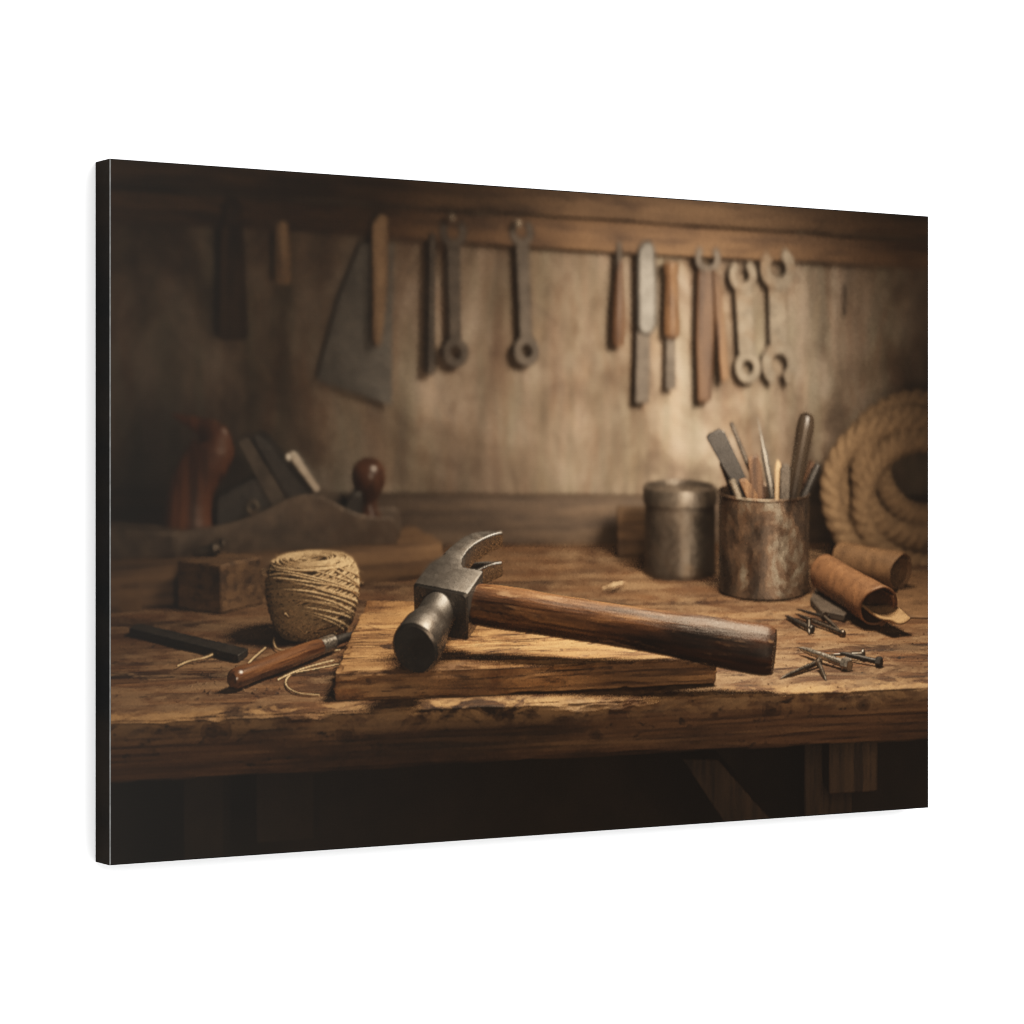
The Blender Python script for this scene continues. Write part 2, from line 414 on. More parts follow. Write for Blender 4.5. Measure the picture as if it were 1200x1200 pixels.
# ---- board and hammer
board_i = item('board', 'short thick sawn board with a split front edge lying under the hammer')
bV, bF = roughbox(.327, .24, .0205, .002, .0024, 2, (9, 40, 120), .0022)
bV = [(x, -.12 + (y + .12) * (1 - .44 * (x / .327 + .5)), z) for x, y, z in bV]      # the board's back edge runs slantwise
add(board_i, '', (bV, bF), MT['board'], Matrix.Translation((-.0195, 1.6262, .0005)))

ham = item('claw_hammer', 'old claw hammer with a dark steel head and a worn brown wooden handle')
EYE, BUTT = on(525, 703, .0602), at(908, 764, 1.474)
eh = (BUTT - EYE).normalized()
TILT, YAW = R(16.5), R(19)                            # the face rests on the board, the claw stands up
ax = Vector((math.sin(YAW) * math.cos(TILT), math.cos(YAW) * math.cos(TILT), math.sin(TILT)))
nn = eh.cross(ax).normalized(); hx = ax.cross(nn).normalized()
HM = Matrix.Translation(EYE) @ Matrix((hx, ax, nn)).transposed().to_4x4()     # local: x handle, y towards the claw, z upper side
cm = .0125


def sect(y, x0, x1, z0, z1, c=.18, skew=0.0):       # a bevelled rectangle across the head, 12 points
    pts = []
    for (x, z, sx, sz) in ((x1, z0, -1, 1), (x1, z1, -1, -1), (x0, z1, 1, -1), (x0, z0, 1, 1)):
        e = min(c, (x1 - x0) / 4, (z1 - z0) / 4)
        a, b_ = (x + sx * e, z), (x, z + sz * e)
        mid = (x + sx * e * .3, z + sz * e * .3)
        pts += [b_, mid, a] if (sx * sz) > 0 and False else ([a, mid, b_] if (x == x1) == (z == z0) else [b_, mid, a])
    return [(px * cm, (y + skew * px) * cm, pz * cm) for px, pz in pts]


block = loft([sect(-1.55, -1.75, 1.95, -1.45, 1.45, .3), sect(-1.42, -1.86, 2.08, -1.57, 1.57, .2), sect(.9, -1.8, 2.15, -1.6, 1.6, .2), sect(1.25, -1.75, 2.15, -1.6, 1.6, .2), sect(1.4, -1.65, 2.05, -1.5, 1.5, .2)])
claw = [(.9, -1.78, .9, 1.6), (1.6, -1.6, .45, 1.62), (2.2, -1.35, .25, 1.62), (2.8, -1.15, .2, 1.62)]
root = loft([sect(y, x0, x1, -z, z, .2, .1) for y, x0, x1, z in claw])
prong = [(2.6, -1.25, .2, .06, 1.62), (3.4, -1.12, .22, .2, 1.63), (4.2, -.9, .42, .3, 1.64), (4.9, -.72, .74, .34, 1.64), (5.5, -.32, 1.12, .4, 1.62), (5.8, .05, 1.36, .44, 1.6), (6.02, .48, 1.58, .48, 1.58), (6.18, 1.0, 1.74, .52, 1.55)]
pr1 = loft([sect(y, x0, x1, z0, z1, .12, .15) for y, x0, x1, z0, z1 in prong])
pr2 = loft([sect(y, x0, x1, -z1, -z0, .12, .15) for y, x0, x1, z0, z1 in prong])
add(ham, 'hammer_head', join(block, root, pr1, pr2), MT['steel'], HM, angle=28)
neck = lathe([(1.4 * cm, -1.2 * cm), (1.32 * cm, -2.0 * cm), (1.27 * cm, -2.6 * cm), (1.3 * cm, -3.2 * cm), (1.45 * cm, -3.8 * cm), (1.58 * cm, -4.3 * cm), (1.63 * cm, -5.7 * cm), (1.58 * cm, -5.95 * cm), (1.42 * cm, -6.1 * cm), (.8 * cm, -6.16 * cm), (.02 * cm, -6.17 * cm)], 56)
neck = ([(x, -1.2 * cm + (z + 1.2 * cm) * .94, -y) for x, y, z in neck[0]], [tuple(reversed(q)) for q in neck[1]])
add(ham, 'hammer_head', neck, MT['steel'], HM, angle=32)
L = (BUTT - EYE).length
hr = [(0.0, 1.28, 1.28), (.06, 1.38, 1.42), (.1, 1.42, 1.5), (.16, 1.46, 1.58), (.24, 1.46, 1.6), (.34, 1.44, 1.52), (.45, 1.46, 1.5), (.56, 1.54, 1.54), (.68, 1.62, 1.6), (.8, 1.78, 1.75), (.9, 1.88, 1.84), (.96, 1.9, 1.86), (.985, 1.84, 1.8), (1.0, 1.66, 1.62)]
rings = []
for i in range(121):
    t = i / 120.0; t = min(1.0, t)
    ry = np.interp(t, [h[0] for h in hr], [h[1] for h in hr]); rz = np.interp(t, [h[0] for h in hr], [h[2] for h in hr])
    rr = []
    for j in range(48):
        a = 2 * math.pi * j / 48
        p = Vector((math.cos(a) * ry, math.sin(a) * rz, 0)) * .0102
        q = 1 + .035 * fbm(Vector((p.x * 130, p.y * 130, t * 6)), 4) + .012 * fbm(Vector((p.x * 600, p.y * 600, t * 14)), 2)
        rr.append((p.x * q, p.y * q + .0012 * math.sin(t * math.pi), t * L))
    rings.append(rr)
hy = nn.cross(eh).normalized()
HH = Matrix.Translation(EYE) @ Matrix((hy, nn, eh)).transposed().to_4x4()
add(ham, 'handle', loft(rings), MT['handle'], HH, angle=50)

# ---- twine
tw = item('twine_ball', 'ball of pale jute twine with loose crossing strands')
TC = on(361, 757) + Vector((0, .037, 0)); TH = .0605
prof = [(.026, 0), (.032, .006), (.0365, .016), (.0398, .03), (.041, .042), (.0395, .052), (.035, .0585), (.027, .0612), (.015, .0595), (.012, .048), (.010, .03)]
pz = [z for r, z in prof[:8]]; prr = [r for r, z in prof[:8]]
add(tw, '', lathe([(r * .93, z * .97) for r, z in prof], 48), MT['core'], Matrix.Translation(TC))
rnd = random.Random(4); strands = []
for layer in range(4):
    for q in range((44, 34, 26, 16)[layer]):
        nq = (44, 34, 26, 16)[layer]
        z0 = .006 + (TH - .012) * ((q + rnd.random()) / nq); amp = (.012, .019, .017, .021)[layer] * (.7 + .4 * rnd.random())
        ph = (2.4, -.5, 1.3, 3.4)[layer] + .35 * rnd.random(); path = []
        for i in range(49):
            a = 2 * math.pi * i / 48
            z = z0 + amp * math.sin(a + ph) + .0005 * math.sin(3 * a + q)
            z = max(.002 + .0004 * (q % 5), min(TH - .0012 - .0004 * (q % 4), z))
            r = np.interp(z, pz, prr) - .0012 + .0007 * layer + .0004 * rnd.random()
            path.append(TC + Vector((r * math.cos(a), r * math.sin(a), z)))
        strands.append(tube(path, .00058 + .00022 * rnd.random(), 5))
for q in range(26):                                 # the top coils into the hollow
    r0 = .013 + .021 * q / 26; path = []
    for i in range(41):
        a = 2 * math.pi * i / 40; r = r0 + .0022 * math.sin(a + q * 1.7)
        path.append(TC + Vector((r * math.cos(a), r * math.sin(a), TH - .0004 - .0000 + .0012 * math.sin(2 * a + q) - 14 * max(0, r - .025) ** 2 - 60 * max(0, .019 - r) ** 2)))
    strands.append(tube(path, .0008, 5))
for q in range(30):                                 # stray fibres
    a = rnd.random() * 6.28; z = rnd.random() * TH; r = np.interp(z, pz, prr)
    p = TC + Vector((r * math.cos(a), r * math.sin(a), z)); d = Vector((math.cos(a), math.sin(a), rnd.random() - .4)) * .006
    strands.append(tube([p, p + d * .5 + Vector((0, 0, .001)), p + d], .00018, 4))
add(tw, '', join(*strands), MT['twine'])


def thread(pts, name, label, r=.0007):
    P = [on(x, y, z) for x, y, z in pts]; out = []
    for i in range(len(P) - 1):
        for k in range(8):
            t = k / 8; p0, p1, p2, p3 = P[max(0, i - 1)], P[i], P[i + 1], P[min(len(P) - 1, i + 2)]
            out.append(.5 * ((2 * p1) + (p2 - p0) * t + (2 * p0 - 5 * p1 + 4 * p2 - p3) * t * t + (3 * p1 - p0 - 3 * p2 + p3) * t ** 3))
    out.append(P[-1]); it = item(name, label); add(it, '', tube(out, r, 6), MT['twine'])


thread([(208, 781, .002), (222, 775, .002), (240, 771, .003), (252, 766, .002)], 'loose_strand', 'short loose strand on the bench left of the awl')
thread([(290, 780, .001), (297, 772, .003), (312, 759, .002)], 'loose_strand', 'short strand sticking up beside the twine ball')
thread([(326, 797, .001), (338, 791, .002), (352, 785, .002), (372, 779, .002), (392, 774, .002)], 'loose_strand', 'strand lying along the awl')
thread([(400, 778, .002), (370, 784, .001), (345, 789, .001), (336, 797, .001), (338, 806, .001), (352, 813, .001), (375, 815, .001)], 'loose_strand', 'curled strand between awl and board')
thread([(335, 719, .03), (345, 730, .012), (358, 741, .006), (372, 750, .003), (380, 755, .002)], 'loose_strand', 'strand hanging off the twine ball')
thread([(400, 762, .002), (365, 764, .002), (330, 762, .002), (322, 755, .003), (322, 747, .005)], 'loose_strand', 'looped strand at the foot of the twine ball')

# ---- awl
aw = item('awl', 'awl with a brown wooden handle and a pale ferrule')
A, B = on(272, 797, .0085), on(422, 741, .0085); d = (B - A); Lq = d.length
add(aw, 'handle', lathe([(.0001, 0), (.005, .0003), (.0072, .003), (.0076, .008), (.0071, .03), (.0074, .055), (.0069, Lq * .62), (.0062, Lq * .67), (.0001, Lq * .672)], 32), MT['awl'], along(A, B))
add(aw, 'ferrule', lathe([(.0063, Lq * .66), (.0064, Lq * .765), (.0045, Lq * .775), (.0001, Lq * .776)], 28), MT['bright'], along(A, B))
add(aw, 'blade', lathe([(.0042, Lq * .76), (.0038, Lq * .86), (.0022, Lq * .98), (.0002, Lq * 1.08)], 20), MT['black'], along(A, B))

# ---- left middle ground: plane on its plank, block, iron
pl = item('plank', 'long rough plank lying under the hand plane')
c0, c1 = on(130, 718), on(520, 675)
yaw = math.atan2(c1.y - c0.y, c1.x - c0.x)
ln = (c1 - c0).length + .03
add(pl, '', roughbox(ln, .09, .033, .008, .0014, 6, (5, 30, 60), .003), MT['plank'], Matrix.Translation(c1) @ Matrix.Rotation(yaw, 4, 'Z') @ Matrix.Translation((-ln / 2, .045, 0)))
lp = item('plank', 'dark plank end at the left edge of the picture')
add(lp, '', roughbox(.12, .03, .024, .008, .0012, 9, (5, 30, 60), .003), MT['plank'], Matrix.Translation((-.46, 1.835, 0)))
hp = item('hand_plane', 'old hand plane with a brown horned handle and a round front knob')
ZB = .033


def PY(px): return float(np.interp(px, [185, 466], [1.872, 1.936]))


def pxz(pts, Y=None): return [(p.x, p.z) for p in (at(x, y, Y or PY(x)) for x, y in pts)]


def sheared(poly_px, dy0, dy1, Yf=PY):              # an upright outline following the plane's slanting side
    n = len(poly_px); V = []
    for dd in (dy0, dy1):
        for x, y in poly_px:
            p = at(x, y, Yf(x)); V.append((p.x, p.y + dd, p.z))
    return V, [tuple(range(n)), tuple(reversed(range(n, 2 * n)))] + [(i, i + n, (i + 1) % n + n, (i + 1) % n) for i in range(n)]


cheek = [(183, 655), (466, 637), (466, 611), (458, 606), (446, 607), (434, 606), (418, 602), (404, 596), (392, 589), (380, 583), (368, 580.5), (356, 580), (344, 582), (332, 587), (318, 594), (302, 602), (284, 609), (262, 615), (240, 619), (215, 622), (183, 623)]
add(hp, 'sole', sheared(cheek, 0, .004), MT['planebody'], bev=.001)
add(hp, 'sole', sheared(cheek, .052, .056), MT['planebody'], bev=.001)
add(hp, 'sole', sheared([(183, 655), (466, 637), (466, 628), (183, 646)], .002, .054), MT['planebody'])
add(hp, 'sole', sheared([(112, 617), (208, 624), (208, 652), (112, 657)], -.005, .03), MT['planebody'], bev=.002)
horn = [(222, 624, 29), (221, 606, 27), (222, 588, 26), (226, 570, 26), (234, 553, 26), (244, 538, 26.5), (251, 525, 25.5), (252, 514, 20), (246, 506, 14), (236, 500, 9.5), (225, 494.5, 6.5), (214, 490, 4.2), (205, 486.5, 2), (202, 485.5, .5)]
hY = 1.905; hp_ = []; hr_ = []
for i in range(len(horn) - 1):
    for k in range(6):
        t = k / 6; a_, c_ = horn[i], horn[i + 1]
        hp_.append(at(a_[0] + (c_[0] - a_[0]) * t, a_[1] + (c_[1] - a_[1]) * t, hY)); hr_.append((a_[2] + (c_[2] - a_[2]) * t) * .00083)
for _ in range(3): hp_ = [hp_[0]] + [(hp_[i - 1] + hp_[i] * 2 + hp_[i + 1]) / 4 for i in range(1, len(hp_) - 1)] + [hp_[-1]]
V, F = tube(hp_, hr_, 28)
add(hp, 'tote', ([(x, hY + (y - hY) * .52, z) for x, y, z in V], F), MT['horn'], angle=70)
add(hp, 'frog', sheared([(250, 622), (252, 585), (275, 572), (300, 560), (345, 590), (345, 622)], .012, .045), MT['black'], bev=.002)
add(hp, 'blade', sheared([(276, 518), (286, 514), (294, 519), (340, 592), (318, 598)], .010, .046), MT['darkwrench'], bev=.001)
add(hp, 'cap_iron', sheared([(294, 514), (300, 511), (310, 518), (362, 584), (340, 592)], .008, .044), MT['black'], bev=.001)
add(hp, 'lever_cap', sheared([(333, 536), (339, 531), (346, 535), (376, 577), (368, 583)], .018, .036), MT['bright'], bev=.0015)
kc = at(337, 537, PY(337) + .02)
add(hp, 'lever_cap', lathe([(.0001, -.005), (.004, -.004), (.006, 0), (.004, .004), (.0001, .005)], 24), MT['bright'], Matrix.Translation(kc))
kc = at(297, 594, PY(297) + .004); add(hp, 'adjuster', ring(0, 0, .0035, .0062, 0, 360, -.002, .002), MT['wrench'], Matrix.Translation(kc), bev=.0005)
kb, kt = at(434, 611, 1.955), at(433, 536, 1.955); hk = (kt - kb).length
add(hp, 'knob', lathe([(.0135, 0), (.013, .004), (.0085, hk * .2), (.008, hk * .3), (.0085, hk * .34), (.0125, hk * .45), (.0165, hk * .57), (.0182, hk * .7), (.0172, hk * .83), (.013, hk * .93), (.007, hk * .985), (.0001, hk)], 40), MT['tote'], along(kb, kt))
add(hp, 'sole', sheared([(395, 612), (410, 580), (424, 578), (424, 615)], .012, .05), MT['black'], bev=.003)

bl = item('wood_block', 'small dark squared wooden block in front of the plank')
F0, F1, F2 = on(260, 720), on(310, 708), on(208, 714)
u, w2 = F1 - F0, F2 - F0; hz = .0405
base = [F0, F0 + u, F0 + u + w2, F0 + w2]
add(bl, '', ([tuple(p) for p in base] + [tuple(p + Vector((0, 0, hz))) for p in base], [(3, 2, 1, 0), (4, 5, 6, 7), (0, 1, 5, 4), (1, 2, 6, 5), (2, 3, 7, 6), (3, 0, 4, 7)]), MT['plank'], bev=.002)
ft = item('brass_fitting', 'small brown metal fitting lying on the wooden block')
p = on(241, 646, hz + .004)
add(ft, '', lathe([(.0001, -.012), (.004, -.011), (.0052, -.004), (.0042, .004), (.006, .009), (.004, .014), (.0001, .016)], 20), MT['tin'], Matrix.Translation(p) @ Matrix.Rotation(R(78), 4, 'Y'))
p = on(262, 637, hz + .006); add(ft, '', lathe([(.0001, -.005), (.0035, -.003), (.004, 0), (.003, .004), (.0001, .005)], 18), MT['tin'], Matrix.Translation(p))
ir = item('plane_iron', 'flat dark plane iron lying on the bench at the left')
q = [on(x, y, .006) for x, y in ((152, 736), (280, 768), (292, 760), (163, 730))]
add(ir, '', ([(p.x, p.y, .0005) for p in q] + [(p.x, p.y, .0062) for p in q], [(3, 2, 1, 0), (4, 5, 6, 7), (0, 1, 5, 4), (1, 2, 6, 5), (2, 3, 7, 6), (3, 0, 4, 7)]), MT['black'], bev=.0008)

# ---- tools hung on the wall
TY = 2.12


def hung(name, label, pieces, Y=TY):                # pieces: (sub, outline in photo pixels, thickness, material, bevel)
    it = item(name, label)
    for sub, pts, th, mt, bv in pieces:
        add(it, sub, prism(pxz(pts, Y), Y - th / 2, Y + th / 2), MT[mt], bev=bv)
    return it


def bar(x0, x1, y0, y1, w0, w1):                    # a tapering strip between two points
    return [(x0 - w0, y0), (x0 + w0, y0), (x1 + w1, y1), (x1 - w1, y1)]


def turned(it, sub, p0, p1, prof, mt, Y=TY, n=28):
    a, c = at(*p0, Y), at(*p1, Y); L_ = (c - a).length
    add(it, sub, lathe([(r, t * L_) for r, t in prof], n), MT[mt], along(a, c))


h = hung('mallet_handle', 'long dark wooden tool hung at the left end of the rail', [('', [(260, 262), (284, 262), (288, 330), (291, 398), (257, 398), (258, 330)], .02, 'dim', .004)])
turned(h, '', (272, 264), (274, 232), [(.010, 0), (.011, .3), (.011, .7), (.006, .95), (.0001, 1)], 'dim')
h = item('wooden_handle', 'short pale wooden handle hung second from the left')
turned(h, '', (331, 258), (332, 333), [(.0001, 0), (.0075, .02), (.0085, .2), (.0088, .5), (.0092, .9), (.0085, .99), (.0001, 1)], 'peg')
sw = hung('hand_saw', 'hand saw with a wide grey blade hanging in shadow', [('', [(424, 285), (462, 285)] + [(460 - 88 * i / 36, 476 - 29 * i / 36 - (2.4 if i % 2 else 0)) for i in range(37)] + [(398, 350)], .002, 'saw', .0004)], 2.122)
h = item('wooden_stick', 'pale tapering wooden stick hung in front of the saw')
add(h, '', prism(pxz([(437, 262), (446, 250), (456, 252), (455, 330), (450, 380), (447, 404), (441, 407), (437, 398), (437, 340)], 2.105), 2.098, 2.113), MT['peg'], bev=.003)
h = item('round_file', 'thin dark file hung left of the two dark wrenches')
turned(h, '', (507, 272), (505, 441), [(.0001, 0), (.005, .01), (.0052, .5), (.0062, .98), (.0001, 1)], 'darkwrench', n=16)


def spanner(name, label, top, bot, rt, rb, w0, w1, mt, gap_t=None, gap_b=None, Y=TY, th=.008):
    it = item(name, label); a, c = at(*top, Y), at(*bot, Y); sc = (at(top[0] + 50, top[1], Y).x - a.x) / 50
    d_ = (c - a).normalized(); sd = Vector((d_.z, 0, -d_.x))
    p0, p1 = a + d_ * rt * sc * .8, c - d_ * rb * sc * .8
    sh = [p0 - sd * w0 * sc, p0 + sd * w0 * sc, p1 + sd * w1 * sc, p1 - sd * w1 * sc]
    if (sh[1] - sh[0]).x < 0: sh = sh[::-1]
    g = [prism([(p.x, p.z) for p in sh], Y - th * .32, Y + th * .32)]
    for ctr, r_, gap in ((a, rt, gap_t), (c, rb, gap_b)):
        a0_, a1_ = (0, 360) if gap is None else (gap[0] + gap[1] / 2, gap[0] - gap[1] / 2 + 360)
        g.append(ring(ctr.x, ctr.z, r_ * sc * .5, r_ * sc * 1.16, a0_, a1_, Y - th / 2, Y + th / 2))
    add(it, '', join(*g), MT[mt], bev=.0012)
    return it


spanner('wrench', 'dark wrench hung beside the thin file', (532, 272), (535, 413), 14, 13, 8, 7, 'darkwrench', (95, 80))
spanner('wrench', 'dark wrench hung alone in the middle of the rail', (612, 272), (618, 411), 12.5, 13, 7.5, 7, 'darkwrench', (95, 70))
for x, y, l in ((530, 255, 'nail above the wrench beside the thin file'), (608, 262, 'nail above the lone middle wrench')):
    h = item('nail', l); p = at(x, y, 2.1); add(h, '', lathe([(.0001, -.003), (.004, -.002), (.0042, .001), (.0015, .0015), (.0012, .02)], 16), MT['wrench'], Matrix.Translation(p) @ Matrix.Rotation(R(-90), 4, 'X'))
h = item('screwdriver', 'screwdriver hung handle down with a brown wooden handle')
turned(h, 'shaft', (726, 284), (726, 330), [(.0045, 0), (.0045, 1)], 'darkwrench', n=16)
turned(h, 'handle', (727, 305), (725, 406), [(.0045, 0), (.0052, .2), (.0078, .55), (.0086, .9), (.007, .99), (.0001, 1)], 'brown')
h = hung('big_chisel', 'broad chisel with a grey handle hung third from the screwdriver row', [('handle', [(747, 292), (752, 283), (762, 281), (768, 288), (770, 330), (770, 380), (765, 392), (752, 393), (747, 383)], .018, 'saw', .006), ('blade', bar(755, 753, 388, 472, 8, 8), .006, 'darkwrench', .001)])
h = item('chisel', 'chisel with an orange turned wooden handle')
turned(h, 'handle', (787, 306), (788, 397), [(.0001, 0), (.0098, .01), (.0105, .08), (.0085, .2), (.009, .45), (.0108, .8), (.0105, .95), (.006, 1)], 'orange')
add(h, 'blade', prism(pxz(bar(787, 787, 392, 456, 5, 6), TY), TY - .002, TY + .002), MT['darkwrench'], bev=.0005)
pc, sc = at(830, 302, TY), (at(880, 302, TY).x - at(830, 302, TY).x) / 50
h = item('pliers', 'pliers with one dark and one orange leg hung open jaw up')
add(h, 'jaw', ring(pc.x, pc.z, 7.5 * sc, 15 * sc, 130, 410, TY - .005, TY + .005), MT['darkwrench'], bev=.001)
add(h, 'handle', prism(pxz([(818, 316), (838, 316), (837, 400), (834, 470), (818, 472), (816, 400)], TY), TY - .006, TY + .006), MT['brown'], bev=.003)
add(h, 'handle', prism(pxz([(836, 314), (844, 322), (850, 380), (854, 444), (846, 448), (840, 390)], TY - .008), TY - .013, TY - .003), MT['orange'], bev=.002, inst=1)
spanner('wrench', 'small pale open ended wrench hung third from the right', (871, 322), (877, 430), 14, 13, 10, 9.5, 'wrench', (95, 60), None)
spanner('wrench', 'large pale open ended wrench hung last at the right', (912, 314), (914, 426), 18, 18, 11, 11, 'wrench', (100, 55), (-88, 42))
h = item('wall_hook', 'thin dark hook on the wall right of the wrenches')
add(h, '', tube([at(992, 332, 2.13), at(992, 350, 2.128), at(991, 370, 2.13)], .0013, 6), MT['darkwrench'])

# ---- tins
tn = item('lidded_tin', 'dull round tin with a lid behind the rusty can')
tc = on(801, 681) + Vector((0, .0435, 0)); th = .0845
add(tn, 'body', lathe([(.0001, 0), (.0422, 0), (.0431, .003), (.0424, .006), (.042, .0675), (.0427, .0685)], 56), MT['tin'], Matrix.Translation(tc))
add(tn, 'lid', lathe([(.0432, .0680), (.0443, .069), (.0443, th - .002), (.0432, th), (.04, th), (.039, th - .004), (.0001, th - .004)], 56), MT['tin'], Matrix.Translation(tc))
bx = item('small_box', 'small dark wooden box beside the lidded tin')
p = on(742, 655) + Vector((0, .02, 0)); add(bx, '', box(p.x - .018, p.x + .03, p.y - .015, p.y + .02, 0, .047), MT['beam'], bev=.002)
cn = item('rusty_can', 'rusty tin can full of hand tools')
CC = on(903, 705.5) + Vector((0, .053, 0)); CH = .094
K = 1.175
add(cn, '', lathe([(.0001, .0), (.043 * K, 0), (.0455 * K, .002), (.0455 * K, .004), (.0448 * K, .006), (.0448 * K, CH - .003), (.0460 * K, CH - .0022), (.0464 * K, CH - .0008), (.0457 * K, CH), (.0443 * K, CH - .001), (.0438 * K, CH - .004), (.0436 * K, .02), (.0001, .018)], 80), MT['can'], Matrix.Translation(CC), angle=50)
CX = lambda x, y, dY=0.0: at(x, y, CC.y + dY)


def canrod(name, label, p0, p1, rad, mt, dY=0.0, flat=1.0, n=16, sub=''):
    it = item(name, label); a, c = CX(*p0, dY), CX(*p1, dY)
    e = c + (c - a) * .35; L_ = (e - a).length
    g = lathe([(r, t * L_) for r, t in rad], n); Mx = along(a, e)
    add(it, sub, ([(x, y * flat, z) for x, y, z in g[0]], g[1]), MT[mt], Mx, bev=.0006 if n <= 8 else 0); return it


def canflat(name, label, pts, th, mt, dY=0.0):
    it = item(name, label); Y = CC.y + dY
    add(it, '', prism(pxz(pts, Y), Y - th / 2, Y + th / 2), MT[mt], bev=.0012); return it


canflat('wide_chisel', 'broad black chisel leaning left in the rusty can', [(828, 513), (831, 508), (844, 502), (850, 507), (862, 532), (878, 565), (888, 600), (868, 600), (858, 566), (846, 545)], .008, 'black', -.006)
canflat('steel_rule', 'bright narrow blade beside the black chisel', [(845, 505), (849, 503), (868, 545), (872, 556), (866, 560), (858, 540)], .003, 'bright', .001)
canrod('thin_rod', 'thin dark rod leaning in the rusty can', (857, 494), (884, 562), [(.0001, 0), (.0026, .01), (.0028, .5), (.0028, 1)], 'darkwrench', .008)
it = canrod('scriber', 'slim pointed scriber standing in the can', (888, 487), (903, 566), [(.0003, 0), (.0012, .15), (.0026, .33), (.0042, .42), (.0044, .75), (.004, 1)], 'bright', .0, 1, 20)
canflat('wooden_slip', 'reddish brown flat stick in the can', [(877, 536), (889, 532), (893, 545), (899, 600), (882, 600)], .006, 'brown', -.012)
canflat('pencil', 'pale wooden pencil in the can', [(909, 546), (912, 538), (916, 545), (915, 600), (908, 600)], .005, 'peg', -.01)
canflat('square_bar', 'dark grey bar with a bright end in the can', [(915, 549), (918, 543), (924, 543), (927, 549), (925, 600), (914, 600)], .006, 'darkwrench', -.015)
canrod('file_handle', 'large rounded dark wooden handle upright in the can', (947, 483.5), (931, 575), [(.0001, 0), (.005, .006), (.0085, .03), (.0102, .09), (.0106, .16), (.0096, .4), (.0085, .75), (.008, 1)], 'grip', .004, 1, 32)
canrod('dark_peg', 'short dark peg at the right of the can', (960, 543), (944, 580), [(.0001, 0), (.0035, .02), (.0042, .1), (.0042, 1)], 'black', -.004)
canrod('brown_peg', 'short brown stick next to the dark peg', (953, 540), (940, 578), [(.0001, 0), (.004, .02), (.004, 1)], 'brown', .012)
canrod('narrow_rod', 'narrow brown rod at the left rim of the can', (845, 541), (860, 580), [(.0001, 0), (.0026, .02), (.003, 1)], 'brown', .004)
canrod('short_bar', 'short grey bar at the left rim of the can', (858, 562), (866, 583), [(.0001, 0), (.004, .02), (.0042, 1)], 'wrench', -.02)
canflat('curved_slip', 'pale orange curved wooden slip inside the can', [(866, 562), (874, 560), (881, 568), (888, 580), (890, 600), (880, 600), (874, 580)], .004, 'orange', -.022)

# ---- rope, leather, nails
rp = item('rope_coil', 'coil of thick twisted hemp rope leaning at the right')
RC = at(1080, 552, 2.03); px_ = (at(1100, 552, 2.03).x - at(1050, 552, 2.03).x) / 50 * .84; strands = []
loops = [(2, 2, 56, 44, .006, .0), (-6, 5, 80, 62, -.012, .3), (-2, 10, 104, 80, .012, .7), (-14, 24, 112, 78, -.018, .1), (4, 32, 92, 64, -.026, .5)]
for dx, dz, rx, rz, dy, ph in loops:
    n = 150; cen = []
    for i in range(n):
        a = 2 * math.pi * i / n
        wob = 1 + .025 * math.sin(3 * a + ph * 6) + .02 * math.sin(2 * a + ph * 9)
        cen.append(RC + Vector(((dx + rx * wob * math.cos(a)) * px_, dy - .03 * math.sin(a) * 0 + .02 * math.sin(a), (-dz + rz * wob * math.sin(a)) * px_)))
    for s3 in range(3):
        path = []
        for i in range(n):
            t = (cen[(i + 1) % n] - cen[i - 1]).normalized(); u_ = t.cross(Vector((0, 1, 0))).normalized(); v_ = u_.cross(t)
            g = 2 * math.pi * (13 * i / n + s3 / 3)
            path.append(cen[i] + (u_ * math.cos(g) + v_ * math.sin(g)) * 7.0 * px_)
        strands.append(tube(path, 8.0 * px_, 8, True))
add(rp, '', join(*strands), MT['rope'])


def roll(name, label, p0, p1, r, mt, tongue, cut):
    it = item(name, label); a, c = p0, p1; L_ = (c - a).length; M_ = along(a, c)
    rings_o = []; N = 54; V, F = [], []
    for i in range(31):
        t = i / 30
        for j in range(N + 1):
            u = j / N; th_ = R(-70) + u * R(470); rr = r * (1.0 - .16 * u) * (1 + .03 * fbm(Vector((math.cos(th_), math.sin(th_), t * 3)), 3)) * (.93 + .1 * t)
            zz = t * L_ + (cut * math.cos(th_ - R(60)) * r * t) + .0015 * fbm(Vector((u * 9, 3, r * 99)), 3) * t
            V.append((rr * math.cos(th_), rr * math.sin(th_), zz))
    for i in range(30):
        for j in range(N):
            q = i * (N + 1) + j; F.append((q, q + 1, q + N + 2, q + N + 1))
    o = add(it, '', (V, F), MT[mt], M_, angle=60)
    s_ = o.modifiers.new('s', 'SOLIDIFY'); s_.thickness = .0016; s_.offset = -1
    if tongue:
        V, F = [], []
        for i in range(13):
            for j in range(9):
                t, u = i / 12, j / 8 - .5
                V.append((u * r * 1.5 * (1 - .35 * max(0, t - .5)), 0, t))
        pts = []
        for i in range(13):
            for j in range(9):
                t, u = i / 12, j / 8 - .5
                d_ = (c - a).normalized(); sd = d_.cross(Vector((0, 0, 1))).normalized()
                q = c - d_ * .035 + d_ * (.062 * t) + sd * (u * r * (1.55 - .4 * t)) + Vector((.012 * t, 0, -r * .3 + .001 * t + .003 * math.sin(t * 5 + u * 2) + .012 * u * u))
                pts.append(tuple(q))
        F = [(i * 9 + j, i * 9 + j + 1, i * 9 + j + 10, i * 9 + j + 9) for i in range(12) for j in range(8)]
        o = add(it, 'flap', (pts, F), MT['leatherin'], None, angle=60)
        s_ = o.modifiers.new('s', 'SOLIDIFY'); s_.thickness = .0022
    return it


